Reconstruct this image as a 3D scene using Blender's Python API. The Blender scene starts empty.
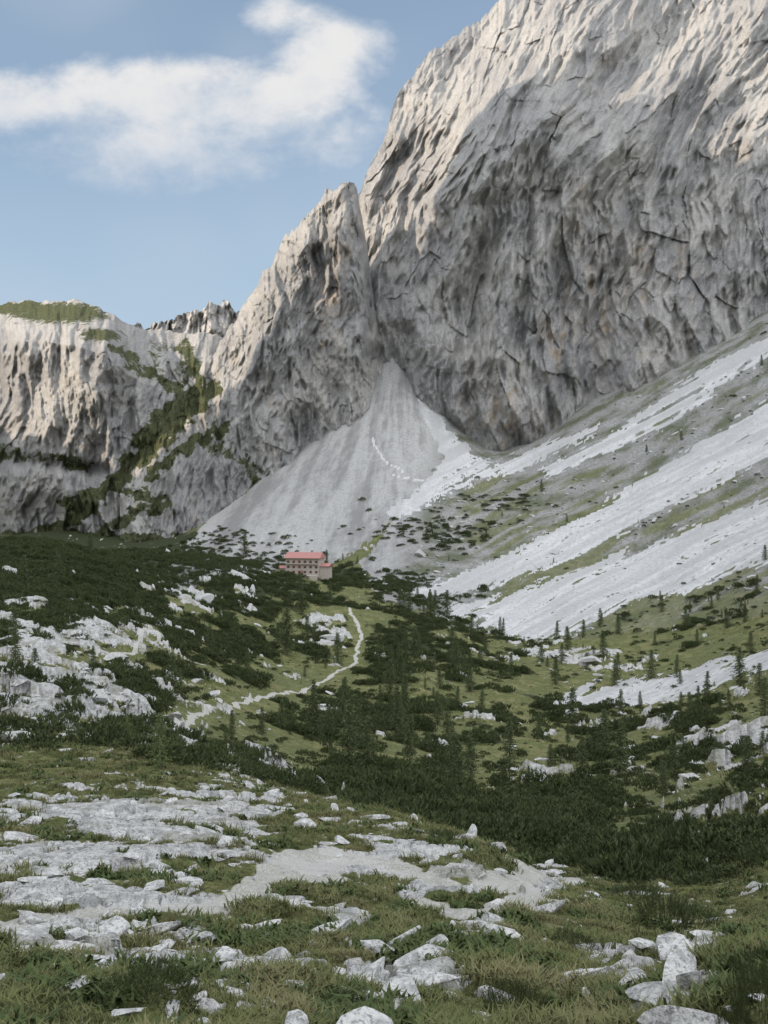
import bpy, bmesh, math, random
import numpy as np
from mathutils import Vector, Matrix, Euler
random.seed(7); RS=np.random.RandomState(11)
scene=bpy.context.scene

# ------------------------------------------------------------------ noise
_perm=RS.permutation(256); _perm=np.concatenate([_perm,_perm,_perm])
_ga=RS.rand(256)*2*np.pi; _gx=np.cos(_ga); _gy=np.sin(_ga)
_rnd=RS.rand(256)
def n2(x,y,seed=0):
    x=np.asarray(x,float)+seed*17.31; y=np.asarray(y,float)+seed*9.77
    xf=np.floor(x); yf=np.floor(y); fx=x-xf; fy=y-yf
    xi=xf.astype(np.int64)&255; yi=yf.astype(np.int64)&255
    xj=(xi+1)&255; yj=(yi+1)&255
    u=fx*fx*fx*(fx*(fx*6-15)+10); v=fy*fy*fy*(fy*(fy*6-15)+10)
    def g(a,b,dx,dy):
        h=_perm[_perm[a]+b]; return _gx[h]*dx+_gy[h]*dy
    a=g(xi,yi,fx,fy); b=g(xj,yi,fx-1,fy); c=g(xi,yj,fx,fy-1); d=g(xj,yj,fx-1,fy-1)
    return ((a+(b-a)*u)*(1-v)+(c+(d-c)*u)*v)*1.5
def fbm(x,y,o=3,seed=0,gain=.5):
    s=0;a=1;t=0
    for i in range(o):
        s=s+a*n2(x*2**i,y*2**i,seed+i*3); t+=a; a*=gain
    return s/t
def ridged(x,y,o=2,seed=0,gain=.5):
    s=0;a=1;t=0
    for i in range(o):
        s=s+a*(1-np.minimum(1,np.abs(n2(x*2**i,y*2**i,seed+i*3))*1.6)); t+=a; a*=gain
    return s/t
def trin(x,y,seed=0,sh=.4):
    """faceted noise: random heights joined by flat triangles, -.5..+.5"""
    x=x+sh*y+seed*13.7; y=y+seed*5.3
    xf=np.floor(x); yf=np.floor(y); fx=x-xf; fy=y-yf
    xi=xf.astype(np.int64)&255; yi=yf.astype(np.int64)&255; xj=(xi+1)&255; yj=(yi+1)&255
    H=lambda a,b:_rnd[_perm[_perm[a]+b]]
    h00=H(xi,yi);h10=H(xj,yi);h01=H(xi,yj);h11=H(xj,yj)
    return np.where(fx+fy<1,h00+(h10-h00)*fx+(h01-h00)*fy,h11+(h01-h11)*(1-fx)+(h10-h11)*(1-fy))-.5
def cell(x,y,seed=0,tilt=1.6):
    """angular slab pattern: returns tilted cell height, edge distance"""
    xf=np.floor(x); yf=np.floor(y)
    best=np.full(x.shape,9.); sec=np.full(x.shape,9.); val=np.zeros(x.shape)
    for dx in (-1,0,1):
        for dy in (-1,0,1):
            cx=xf+dx; cy=yf+dy
            h=_perm[_perm[(cx.astype(np.int64)+seed)&255]+(cy.astype(np.int64)&255)]
            px=cx+_rnd[h]; py=cy+_rnd[(h+91)&255]
            ox=x-px; oy=y-py; d=np.hypot(ox,oy)
            hv=_rnd[(h+33)&255]+ox*(_rnd[(h+7)&255]-.5)*tilt+oy*(_rnd[(h+55)&255]-.5)*tilt
            m=d<best
            sec=np.where(m,best,np.minimum(sec,d)); val=np.where(m,hv,val); best=np.where(m,d,best)
    return val,sec-best
def sstep(a,b,x):
    t=np.clip((x-a)/(b-a),0,1); return t*t*(3-2*t)

# ------------------------------------------------------------------ terrain survey
# Survey station at the origin (eye height).  Bearings / elevations are recorded in
# thousandths of the depth axis (bearing 384 = straight along +Y, elevation mark 512 = level).
CU=np.array([-60,60,180,300,400,500,600,700,830],float)
CD=np.array([1,3,6,10,14,20,28,36,45,60,80,110,150,200,280,380,500,650,800,900,1000,1100,1200],float)
CV=np.array([
[2212,1312,1112,1035,965,905,855,825,800,765,738,708,672,636,585,546,558,575,560,555,550,545,540],
[2212,1312,1112,1035,965,905,855,822,797,765,738,708,672,638,590,548,560,575,560,555,550,540,530],
[2212,1312,1112,1035,965,908,857,825,798,768,748,742,715,688,640,588,553,572,560,550,540,530,520],
[2212,1312,1112,1035,968,910,860,830,803,790,798,785,762,733,690,636,577,580,548,508,475,452,440],
[2212,1312,1112,1038,970,915,868,835,820,835,832,805,775,745,700,645,600,574,520,478,438,392,340],
[2212,1312,1112,1040,975,925,882,856,858,872,858,820,788,755,710,666,632,575,520,490,462,444,430],
[2212,1312,1112,1035,985,942,913,915,907,890,865,835,795,760,718,668,625,560,500,455,420,395,380],
[2212,1312,1112,1000,970,948,946,942,923,893,863,823,785,745,700,660,605,530,455,405,370,350,340],
[2212,1312,1080,955,935,925,922,912,895,868,835,793,750,710,665,620,560,480,400,345,305,290,280]],float)
CE=(512-CV)/1000.
def cr(p0,p1,p2,p3,t):
    return .5*((2*p1)+(-p0+p2)*t+(2*p0-5*p1+4*p2-p3)*t*t+(-p0+3*p1-3*p2+p3)*t**3)
def base_table(U,r):
    ci=np.interp(U,CU,np.arange(len(CU))); di=np.interp(np.log(np.maximum(r,1)),np.log(CD),np.arange(len(CD)))
    c0=np.minimum(np.floor(ci).astype(int),len(CU)-2); d0=np.minimum(np.floor(di).astype(int),len(CD)-2)
    ct=ci-c0; dt=di-d0
    rows=[]
    for k in (-1,0,1,2):
        c=np.clip(c0+k,0,len(CU)-1)
        v=[CE[c,np.clip(d0+j,0,len(CD)-1)] for j in (-1,0,1,2)]
        rows.append(cr(*v,dt))
    return cr(*rows,ct)
def shade_ridge(x,y):  # unseen ridge left of the view, shaped to cast shade over the valley
    prof=1060+50*fbm(y/260,y*0+3,3,5)
    cut=1-sstep(735,775,y+40*n2(x/90,y/90,2))
    H=(380+(prof-380)*cut)*sstep(-1500,-700,y)*(1-sstep(1250,1400,y))
    w=np.clip(1-np.abs(x+1010)/430,0,1)
    return H*w**.9
def base(x,y):
    r=np.hypot(x,y)+1e-6; th=np.arctan2(x,y)
    tl=math.atan(-.444); tr=math.atan(.446)
    tc=np.clip(th,tl,tr)
    z=base_table(384+1000*np.tan(tc),r)*np.cos(tc)*r
    e1=base_table(np.full_like(r,830.),r); e2=base_table(np.full_like(r,-60.),r)
    w=sstep(1.2,math.pi,np.abs(th))
    return z*(1-w)+(e1+e2)*.5*.91*r*w
def uv(x,y,z):
    yy=np.maximum(y,.5); return 384+1000*x/yy, 512-1000*z/yy
# rock density zones: bearing, elevation mark, half widths, weight
RZ=[(60,865,150,30,1.4),(140,822,160,28,1.4),(230,848,100,30,1.1),(360,862,95,24,1.2),(450,885,65,22,1.15),(530,888,50,20,1.15),(90,902,160,16,1.25),
    (100,940,180,24,1.1),(200,975,150,22,.85),(290,1005,120,18,.85),(400,985,75,28,.95),(60,700,120,40,1.05),(30,650,60,24,.95),(110,640,70,24,.9),(200,590,50,22,.9),(150,735,70,18,.9),(240,775,60,16,.8),
    (325,628,30,14,1.),(560,655,60,10,.9),(620,665,50,10,.6),(540,775,40,14,.7),(740,745,110,30,.7),(700,820,60,30,.55),(670,880,50,18,.7),(480,720,30,12,.5),(610,720,40,15,.5),(640,770,40,12,.5),
    (455,640,40,12,.4),(620,970,80,18,.95),(690,985,30,55,1.3),(20,620,40,20,.8),(430,550,30,12,.6),(350,930,70,16,.8),(470,935,60,14,.7),(230,790,80,14,.7)]
def rockP(U,V):
    P=np.zeros_like(U)
    for (a,b,ra,rb,w) in RZ:
        P=np.maximum(P,w*np.exp(-((U-a)/ra)**2-((V-b)/rb)**2))
    return P
def pip(U,V,poly):
    ins=np.zeros(U.shape,bool); n=len(poly)
    for i in range(n):
        x1,y1=poly[i]; x2,y2=poly[(i+1)%n]
        if y1==y2: continue
        c=((y1>V)!=(y2>V))&(U<(x2-x1)*(V-y1)/(y2-y1)+x1)
        ins^=c
    return ins
SCREE_WHITE=[
 [(800,318),(700,375),(640,415),(590,445),(540,470),(552,476),(620,448),(680,420),(740,372),(800,344)],
 [(800,388),(740,418),(680,458),(620,492),(560,528),(500,560),(440,580),(402,592),(430,601),(470,596),(520,578),(580,556),(650,522),(720,484),(800,440)],
 [(800,490),(740,508),(680,533),(620,556),(560,578),(500,597),(440,612),(470,622),(500,632),(530,640),(580,628),(640,604),(700,588),(740,572),(800,556)],
 [(800,640),(740,655),(680,668),(620,682),(565,694),(560,704),(620,706),(680,695),(740,680),(800,665)],
 [(420,390),(438,375),(434,400),(450,430),(470,452),(496,466),(470,482),(440,496),(395,520),(388,512),(430,480),(445,460),(430,430),(420,405)],
 [(470,478),(520,474),(560,452),(600,432),(600,425),(560,440),(500,462)]]
SCREE_GREY=[
 [(384,320),(400,320),(440,345),(470,430),(500,440),(560,420),(640,370),(720,330),(860,270),(860,600),(540,645),(380,600),(360,560),(395,520),(340,560),(150,590),(200,530),(270,470),(280,400),(340,380),(370,350)]]
near_path=[(-40,925),(40,918),(110,908),(190,905),(250,893),(285,872),(320,858),(350,850),(395,862),(440,880),(480,884),(525,872),(575,876)]
near_path2=[(515,872),(535,885),(528,903),(480,912),(420,905)]
mid_path=[(168,720),(200,714),(235,706),(262,697),(290,692),(315,684),(338,672),(356,663),(358,645),(362,635),(356,622),(350,608)]
mid_path2=[(95,655),(135,650),(150,625),(175,650),(205,665)]
wall_path=[(372,438),(378,452),(388,464),(404,472),(392,476),(414,480),(434,484)]
_PATHS=None
def seg_dist(x,y,pl):
    D=np.full(x.shape,1e9)
    for (x1,y1),(x2,y2) in zip(pl[:-1],pl[1:]):
        dx=x2-x1; dy=y2-y1; L=dx*dx+dy*dy+1e-9
        t=np.clip(((x-x1)*dx+(y-y1)*dy)/L,0,1)
        D=np.minimum(D,np.hypot(x-x1-t*dx,y-y1-t*dy))
    return D
def masks(x,y,zb):
    r=np.hypot(x,y); U,V=uv(x,y,zb); front=y>2
    P=np.where(front,rockP(U,V),.2)
    far=sstep(70,200,r)
    n=fbm(x/3.6,y/2.5,5,1,.62)*(1-far)+fbm(x/13,y/13,5,2,.62)*far
    thr=.38-.50*P
    rock=sstep(thr-.03,thr+.07,n)
    m={'rock':rock}
    su=U+fbm(x/40,y/40,3,8)*7
    fl=(V+.52*U)
    cone=1-sstep(430,470,U+.35*(V-420))
    ang=np.arctan2(U-398,np.maximum(V-300,5)); rad=np.hypot(U-398,V-300)
    sA=fbm(fl/6,U/130,5,9,.6); sB=fbm(ang*9,rad/90,5,10,.68)*.85+.3*fbm(x/12,y/12,4,11,.7)
    streak=sA*(1-cone)+sB*cone
    sv=V+streak*14+fbm(x/6,y/6,3,10)*6
    sc=np.zeros(x.shape); sg=np.zeros(x.shape)
    ok=front&(r>300)&(r<1500)
    for p in SCREE_WHITE: sc[ok&pip(su,sv,p)]=1
    for p in SCREE_GREY: sg[ok&pip(su,sv,p)]=1
    m['scree']=sc*sstep(-.52,-.16,streak+.3*fbm(x/9,y/9,3,14)-.10*sstep(470,380,V))
    m['streak']=streak*.5+.5
    m['cone']=cone*sg
    nb=fbm(fl/9,U/90,4,12)
    green=sstep(-.08,.2,nb+.25*fbm(x/25,y/25,3,13)+.35*sstep(440,560,U)*sstep(480,600,V)-.25*sstep(520,420,U)-.03-.3*(V<470))
    m['talus']=sg*(1-.8*green*sstep(430,480,U))
    m['rock']=np.where((sc>0),0,np.where(sg>0,rock*.3,rock))
    m['rock']=np.maximum(m['rock'],sstep(10,60,shade_ridge(x,y)))
    m['rock']=np.maximum(m['rock'],.8*sstep(-.1,.15,fbm(x/30,y/30,4,15))*(r>820)*(sg<.5)*((U>330)|(U<-80)))
    if _PATHS is not None:
        pth=np.zeros(x.shape); clr=np.zeros(x.shape)
        for pl,w in _PATHS:
            pw=w*(1+.8*fbm(x/ (w*1.6),y/(w*1.6),3,21)); sdist=seg_dist(x+fbm(x/9,y/9,2,22)*w,y+fbm(x/9,y/9,2,23)*w,pl)
            pth=np.maximum(pth,1-sstep(pw*.38,pw*.62,sdist)); clr=np.maximum(clr,sdist<w*2.2)
        m['path']=pth; m['clear']=clr
    else: m['path']=np.zeros(x.shape); m['clear']=m['path']
    pn=fbm(x/15,y/15,5,31,.6)
    PZ=[(60,580,150,32,1.4),(180,570,110,28,1.2),(60,615,90,28,.9),(250,590,80,24,1.1),(300,600,60,14,.9),(500,830,190,32,.8),(390,785,90,18,.75),(620,860,60,26,.75),
        (430,640,90,60,.7),(380,720,110,40,.62),(700,600,90,40,.42),(430,530,70,22,.8),(500,505,60,14,.6),(640,740,90,30,.5),(150,680,60,14,.7),(215,640,70,30,.85),(560,715,70,20,.55),(740,840,40,30,.5),
        (60,550,120,12,1.1),(340,575,30,14,1.),(400,585,40,14,1.),(160,620,60,20,.9),(600,530,100,14,.35),(80,540,170,14,1.5),(300,640,60,24,.6),(120,690,50,14,.6),(250,680,60,16,.5)]
    Q=np.zeros(x.shape)
    for (a,b,ra,rb,w) in PZ: Q=np.maximum(Q,w*np.exp(-((U-a)/ra)**2-((V-b)/rb)**2))
    Q=np.where(front&(r>55),Q,0)
    pine=sstep(.0,.12,pn-(.34-.75*Q))
    m['pine']=pine*(1-m['rock'])*(1-sc)*(1-m['clear'])*(r>55)*(r<1200)
    return m
def height(x,y,ret=False):
    x=np.asarray(x,float); y=np.asarray(y,float)
    zb=base(x,y); r=np.hypot(x,y)
    z=zb.copy()
    fs=1-sstep(600,1000,r)*.7
    z+= .9*fbm(x/22,y/22,3,40)*sstep(14,70,r)*fs + .36*fbm(x/5,y/5,3,41)*sstep(4,12,r)
    z+= 3.2*fbm(x/70,y/70,3,42)*sstep(90,260,r)*(1-sstep(700,1000,r)*.4)
    m=masks(x,y,zb)
    R=m['rock']*(1-sstep(900,1100,r))
    near=(1-sstep(60,120,r))
    z+= near*(1-R)*(.12*fbm(x/.8,y/.8,3,43)+.14*ridged(x/1.3,y/1.3,2,44))
    wx=.35*n2(x,y,50); wy=.35*n2(x,y,51)
    xr=x*.9+y*.43; yr=y*.9-x*.43
    cv,ce=cell(xr/2.8+wx,yr/1.1+wy,0,.6)
    cs,es=cell(xr/.8+wx,yr/.38+wy,5,1.3)
    z+= near*R*(.04+.18*cv-.16*(1-sstep(0,.06,ce))+.07*cs-.07*(1-sstep(0,.1,es))+.08*trin(xr/.5,yr/.3,3)+.05*trin(xr/.2,yr/.15,4,-.3))*(1-m['path']*.9)
    cv2,ce2=cell(x/7+.4*n2(x/5,y/5,53),y/5+.4*n2(x/5,y/5,54),9)
    z+= (1-near)*R*(.5+1.7*cv2-.5*(1-sstep(0,.12,ce2))+1.2*trin(x/3,y/2.4,5)+.6*trin(x/1.4,y/1.2,6,-.4))
    z+= m['talus']*(.7*ridged((x-y)/18,(x+y)/60,3,56)+1.2*(m['streak']-.5))*(1-.5*m['cone'])
    z+= shade_ridge(x,y)*(1+.12*fbm(x/120,y/60,4,57))
    if ret: return z,m
    return z
def sight(u,v,rmin=5):
    a=(u-384)/1000.; e=(512-v)/1000.
    yy=np.exp(np.linspace(math.log(rmin),math.log(1300),3000))
    zz=height(a*yy,yy); k=np.argmax(zz>=e*yy)
    if zz[k]<e*yy[k]: k=np.argmin(np.abs(e-zz/yy))
    return float(a*yy[k]),float(yy[k]),float(zz[k])
_P=[]
for pl,w in ((near_path,1.25),(near_path2,1.0),(mid_path,1.35),(mid_path2,1.0),(wall_path,2.0)):
    _P.append(([sight(u,v)[:2] for u,v in pl],w))
_P.append(([sight(u,v)[:2] for u,v in [(285,880),(320,868),(360,862)]],2.0))
_PATHS=_P

# ------------------------------------------------------------------ mesh helpers
def link(o): scene.collection.objects.link(o); return o
def grid_mesh(name,X,Y,Z,wrap=False,attrs={}):
    nr,nc=X.shape
    me=bpy.data.meshes.new(name)
    co=np.stack([X,Y,Z],-1).reshape(-1,3).astype(np.float32)
    me.vertices.add(len(co)); me.vertices.foreach_set('co',co.ravel())
    i=np.arange(nr-1)[:,None]; ncc=nc if wrap else nc-1; j=np.arange(ncc)[None,:]
    j2=(j+1)%nc
    q=np.stack([i*nc+j,i*nc+j2,(i+1)*nc+j2,(i+1)*nc+j],-1).reshape(-1,4)
    me.loops.add(q.size); me.loops.foreach_set('vertex_index',q.ravel().astype(np.int32))
    me.polygons.add(len(q)); me.polygons.foreach_set('loop_start',(np.arange(len(q))*4).astype(np.int32))
    me.update(calc_edges=True)
    me.shade_smooth()
    for k,v in attrs.items():
        a=me.attributes.new(k,'FLOAT','POINT'); a.data.foreach_set('value',v.astype(np.float32).ravel())
    return link(bpy.data.objects.new(name,me))
def tri_mesh(name,V,F,smooth=False):
    me=bpy.data.meshes.new(name); me.from_pydata([tuple(v) for v in V],[],[tuple(f) for f in F]); me.update()
    if smooth: me.shade_smooth()
    return me

# ------------------------------------------------------------------ node helpers
class NT:
    def __init__(s,tree): s.t=tree; s.n=tree.nodes; s.l=tree.links
    def new(s,k,**p):
        n=s.n.new(k)
        for a,b in p.items(): setattr(n,a,b)
        return n
    def put(s,sock,v):
        if isinstance(v,bpy.types.NodeSocket): s.l.new(v,sock)
        else: sock.default_value=v
    def m(s,op,a,b=0.,c=None,clamp=False):
        n=s.new('ShaderNodeMath',operation=op,use_clamp=clamp); s.put(n.inputs[0],a); s.put(n.inputs[1],b)
        if c is not None: s.put(n.inputs[2],c)
        return n.outputs[0]
    def mix(s,f,a,b,mode='MIX'):
        n=s.new('ShaderNodeMix',data_type='RGBA',blend_type=mode); s.put(n.inputs[0],f)
        for i,v in ((6,a),(7,b)):
            if isinstance(v,tuple): v=(*v,1) if len(v)==3 else v
            s.put(n.inputs[i],v)
        return n.outputs[2]
    def noise(s,vec,scale,detail=4,rough=.55,dist=0):
        n=s.new('ShaderNodeTexNoise'); s.put(n.inputs['Vector'],vec)
        n.inputs['Scale'].default_value=scale; n.inputs['Detail'].default_value=detail
        n.inputs['Roughness'].default_value=rough; n.inputs['Distortion'].default_value=dist
        return n.outputs['Fac']
    def ss(s,a,b,x):
        n=s.new('ShaderNodeMapRange',interpolation_type='SMOOTHSTEP'); s.put(n.inputs[0],x)
        n.inputs[1].default_value=a; n.inputs[2].default_value=b; return n.outputs[0]
    def mapping(s,vec,scale=(1,1,1),rot=(0,0,0)):
        n=s.new('ShaderNodeMapping'); s.put(n.inputs[0],vec); n.inputs['Scale'].default_value=scale; n.inputs['Rotation'].default_value=rot
        return n.outputs[0]
    def attr(s,name): return s.new('ShaderNodeAttribute',attribute_name=name).outputs['Fac']
    def bump(s,h,strength,dist,normal=None):
        n=s.new('ShaderNodeBump'); s.put(n.inputs['Height'],h); n.inputs['Strength'].default_value=strength; n.inputs['Distance'].default_value=dist
        if normal is not None: s.l.new(normal,n.inputs['Normal'])
        return n.outputs[0]
def material(name,rough=.9):
    m=bpy.data.materials.new(name); m.use_nodes=True; t=NT(m.node_tree); t.n.clear()
    o=t.new('ShaderNodeOutputMaterial'); b=t.new('ShaderNodeBsdfPrincipled'); t.l.new(b.outputs[0],o.inputs[0])
    b.inputs['Roughness'].default_value=rough; b.inputs['Specular IOR Level'].default_value=.12
    t.bsdf=b; t.geo=t.new('ShaderNodeNewGeometry'); t.pos=t.geo.outputs['Position']; t.nor=t.geo.outputs['Normal']
    return m,t
def setc(t,c,n=None):
    t.put(t.bsdf.inputs['Base Color'],(*c,1) if isinstance(c,tuple) else c)
    if n is not None: t.l.new(n,t.bsdf.inputs['Normal'])
def limestone(t,b,c):
    col=t.mix(t.ss(.36,.60,b),(.30,.30,.29),(.56,.555,.535))
    col=t.mix(t.m('MULTIPLY',t.ss(.51,.64,c),.75),col,(.16,.155,.145))
    return col

def mat_terrain():
    m,t=material('terrain_material')
    rock,scree,talus,path,pine,n5,n30,streak,cone=[t.attr(k) for k in ('rock','scree','talus','path','pine','n5','n30','streak','cone')]
    nf=t.noise(t.pos,17,3,.7); nm=t.noise(t.pos,1.9,4,.7)
    g=t.mix(t.ss(.38,.62,nm),(.072,.088,.030),(.155,.160,.058))
    g=t.mix(t.m('MULTIPLY',t.ss(.45,.66,n5),.7),g,(.205,.192,.088))
    g=t.mix(t.m('MULTIPLY',t.ss(.48,.68,n30),.55),g,(.108,.122,.050))
    g=t.mix(t.m('MULTIPLY',t.ss(.50,.66,nf),.6),g,(.038,.042,.018))
    g=t.mix(t.m('MULTIPLY',t.ss(.60,.65,nm),.6),g,(.38,.37,.34))
    g=t.mix(pine,g,(.034,.042,.018))
    rc=limestone(t,nm,nf)
    rmask=t.ss(.35,.6,t.m('ADD',rock,t.m('MULTIPLY',t.m('SUBTRACT',nm,.5),1.4)))
    rc=t.mix(t.m('MULTIPLY',t.ss(.52,.62,n5),.45),rc,(.20,.20,.13))
    col=t.mix(rmask,g,rc)
    tn=t.noise(t.pos,.42,6,.78)
    tc=t.mix(t.ss(.36,.62,tn),(.16,.16,.15),(.40,.395,.38))
    tc=t.mix(t.m('MULTIPLY',t.ss(.44,.62,streak),.5),tc,(.26,.255,.24))
    tg=t.m('MULTIPLY',t.ss(.48,.58,t.m('ADD',t.m('MULTIPLY',tn,.6),t.m('MULTIPLY',n30,.4))),t.m('SUBTRACT',1.,cone))
    tc=t.mix(t.m('MULTIPLY',tg,.85),tc,(.085,.098,.044))
    ccol=t.mix(t.ss(.34,.62,streak),(.25,.247,.24),(.44,.435,.42)); ccol=t.mix(t.m('MULTIPLY',t.ss(.48,.62,tn),.65),ccol,(.22,.218,.21))
    tc=t.mix(cone,tc,ccol)
    col=t.mix(talus,col,tc)
    sc=t.mix(t.ss(.3,.62,streak),(.64,.64,.635),(.47,.47,.46))
    sc=t.mix(t.m('MULTIPLY',t.ss(.50,.64,tn),.8),sc,(.34,.34,.33))
    smask=t.ss(.3,.75,t.m('ADD',scree,t.m('MULTIPLY',t.m('SUBTRACT',tn,.5),1.4)))
    col=t.mix(smask,col,sc)
    pc=t.mix(t.ss(.4,.6,nf),(.40,.385,.35),(.58,.565,.53))
    pc=t.mix(cone,pc,(.62,.61,.59))
    pmask=t.ss(.35,.65,t.m('ADD',path,t.m('MULTIPLY',t.m('SUBTRACT',nm,.5),1.1)))
    col=t.mix(t.m('MULTIPLY',pmask,.8),col,pc)
    n=t.bump(t.m('ADD',t.m('MULTIPLY',nf,.08),t.m('MULTIPLY',nm,.15)),.95,1.0)
    n=t.bump(t.m('MULTIPLY',tn,t.m('ADD',t.m('MAXIMUM',talus,scree),.1)),.7,1.6,n)
    setc(t,col,n); return m
def mat_cliff(name,ochre=.5):
    m,t=material(name)
    mid=t.noise(t.pos,.06,5,.75); fine=t.noise(t.mapping(t.pos,(.50,.50,.26)),1,5,.82)
    big=t.attr('big'); cav=t.attr('cavity'); vs=t.attr('vstreak'); bed=t.attr('bed'); oc=t.attr('ochre')
    c=t.mix(t.ss(.30,.70,big),(.315,.31,.305),(.44,.426,.40))
    c=t.mix(t.m('MULTIPLY',t.ss(.52,.72,vs),.55),c,(.235,.232,.232))
    c=t.mix(t.m('MULTIPLY',t.ss(.46,.28,vs),.4),c,(.50,.485,.455))
    c=t.mix(t.m('MULTIPLY',t.ss(.50,.62,mid),.35),c,(.29,.285,.28))
    c=t.mix(t.m('MULTIPLY',bed,.25),c,(.23,.228,.225))
    c=t.mix(t.m('MULTIPLY',t.ss(.5,.62,fine),.5),c,(.54,.52,.49))
    c=t.mix(t.m('MULTIPLY',t.ss(.47,.37,fine),.65),c,(.18,.178,.176))
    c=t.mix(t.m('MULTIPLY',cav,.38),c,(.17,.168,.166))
    och=t.m('MULTIPLY',t.m('MULTIPLY',t.ss(.62,.40,vs),t.ss(.44,.60,mid)),t.m('ADD',oc,t.m('MULTIPLY',t.ss(.56,.66,mid),ochre)),clamp=True)
    c=t.mix(t.m('MULTIPLY',och,.8),c,(.48,.365,.24))
    v=t.attr('veg')
    gm=t.ss(.32,.52,t.m('ADD',t.m('MULTIPLY',v,.78),t.m('MULTIPLY',t.m('SUBTRACT',mid,.5),1.2)))
    gm=t.m('MULTIPLY',gm,t.ss(.03,.2,v))
    c=t.mix(gm,c,t.mix(t.ss(.4,.6,fine),(.048,.060,.030),(.125,.130,.064)))
    s=t.attr('scree'); c=t.mix(s,c,t.mix(t.ss(.4,.6,fine),(.26,.257,.25),(.43,.425,.41)))
    h=t.m('ADD',t.m('MULTIPLY',mid,2.5),t.m('MULTIPLY',fine,3.4))
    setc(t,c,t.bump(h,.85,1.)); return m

# ------------------------------------------------------------------ ground sheet
ths=np.radians(np.concatenate([np.linspace(-180,-25,220,endpoint=False),np.linspace(-25,25,900,endpoint=False),np.linspace(25,180,200,endpoint=False)]))
rs=np.concatenate([np.geomspace(.4,6,30,endpoint=False),np.geomspace(6,1250,980,endpoint=False),np.geomspace(1250,2600,50)])
TH,RR=np.meshgrid(ths,rs)
X=np.sin(TH)*RR; Y=np.cos(TH)*RR
Z,mm=height(X.ravel(),Y.ravel(),True)
mm['n5']=fbm(X.ravel()/4.5,Y.ravel()/4.5,4,71,.6)*.6+.5; mm['n30']=fbm(X.ravel()/30,Y.ravel()/30,5,72,.6)*.6+.5
ground=grid_mesh('valley_terrain',X,Y,Z.reshape(X.shape),True,{k:mm[k] for k in ('rock','scree','talus','path','pine','n5','n30','streak','cone')})
ground.data.materials.append(mat_terrain())
del X,Y,Z,TH,RR

# ------------------------------------------------------------------ mountains
def mountain(name,cols,fr,u0,u1,du,nrow,relief,jag,mat,veg=None,scree=None,back=(500,.45),shear=0.,ochre=[]):
    cols=sorted(cols); us=np.array([c[0] for c in cols],float)
    L=len(cols[0][1])
    u=np.arange(u0,u1,du)
    def sm(a):
        k=max(1,int(6/du)); ker=np.ones(2*k+1)/(2*k+1)
        return np.convolve(np.pad(a,k,'edge'),ker,'valid')
    lv=[np.interp(u,us,[c[1][i][0] for c in cols]) for i in range(L)]
    ld=[sm(np.interp(u,us,[c[1][i][1] for c in cols])) for i in range(L)]
    lv[-1]=lv[-1]+jag(u)
    t=np.linspace(0,1,nrow)
    T,Uu=np.meshgrid(t,u,indexing='ij')
    V=np.zeros_like(T); Dd=np.zeros_like(T)
    for i in range(L-1):
        a=(T>=fr[i])&(T<=fr[i+1]); w=(T-fr[i])/(fr[i+1]-fr[i])
        V=np.where(a,lv[i][None,:]*(1-w)+lv[i+1][None,:]*w,V)
        Dd=np.where(a,ld[i][None,:]*(1-w)+ld[i+1][None,:]*w,Dd)
    rel=relief(Uu,V,T); Dd=Dd-rel
    # cavities = places lower than their surroundings (coloured darker)
    def blur(a,k):
        ker=np.ones(2*k+1)/(2*k+1)
        a=np.apply_along_axis(lambda q:np.convolve(np.pad(q,k,'edge'),ker,'valid'),0,a)
        return np.apply_along_axis(lambda q:np.convolve(np.pad(q,k,'edge'),ker,'valid'),1,a)
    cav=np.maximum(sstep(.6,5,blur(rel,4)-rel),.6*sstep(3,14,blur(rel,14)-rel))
    W=Uu+shear*np.minimum(V,200)+fbm(Uu/60,V/60,2,45)*8
    vs=.5+.75*(.6*fbm(W/16,V/90,4,46,.65)+.4*fbm(W/5,V/30,3,47,.6))
    bn=(V-.16*Uu+fbm(Uu/50,V/50,3,48)*22)/7.
    bed=(1-sstep(.0,.22,np.abs(bn%1-.5)))*sstep(.0,.3,fbm(Uu/18,V/9,3,49))
    oc=np.zeros_like(T)
    for (a,b,ra,rb,w) in ochre: oc=np.maximum(oc,w*np.exp(-((Uu-a)/ra)**2-((V-b)/rb)**2))
    X=(Uu-384)/1000*Dd; Y=Dd; Z=(512-V)/1000*Dd
    nb=14; Xb=[];Yb=[];Zb=[]
    for k in range(1,nb+1):
        s=k/nb; dd=Dd[-1]+back[0]*s
        Xb.append((u-384)/1000*dd); Yb.append(dd); Zb.append(Z[-1]-back[0]*back[1]*s*2-8*s*n2(u/20,u*0+k))
    X=np.vstack([X]+[np.array(Xb)]); Y=np.vstack([Y,np.array(Yb)]); Z=np.vstack([Z,np.array(Zb)])
    vg=np.zeros_like(T) if veg is None else veg(Uu,V,T); sc=np.zeros_like(T) if scree is None else scree(Uu,V,T)
    z0=np.zeros((nb,len(u)))
    big=fbm(Uu/70,V/90,5,99,.65)*.9+.5
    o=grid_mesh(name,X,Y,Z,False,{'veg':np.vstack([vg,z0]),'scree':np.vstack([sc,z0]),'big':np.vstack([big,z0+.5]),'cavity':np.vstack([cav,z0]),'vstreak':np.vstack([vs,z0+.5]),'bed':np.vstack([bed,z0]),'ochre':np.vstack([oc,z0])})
    o.data.materials.append(mat); return o
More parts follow.
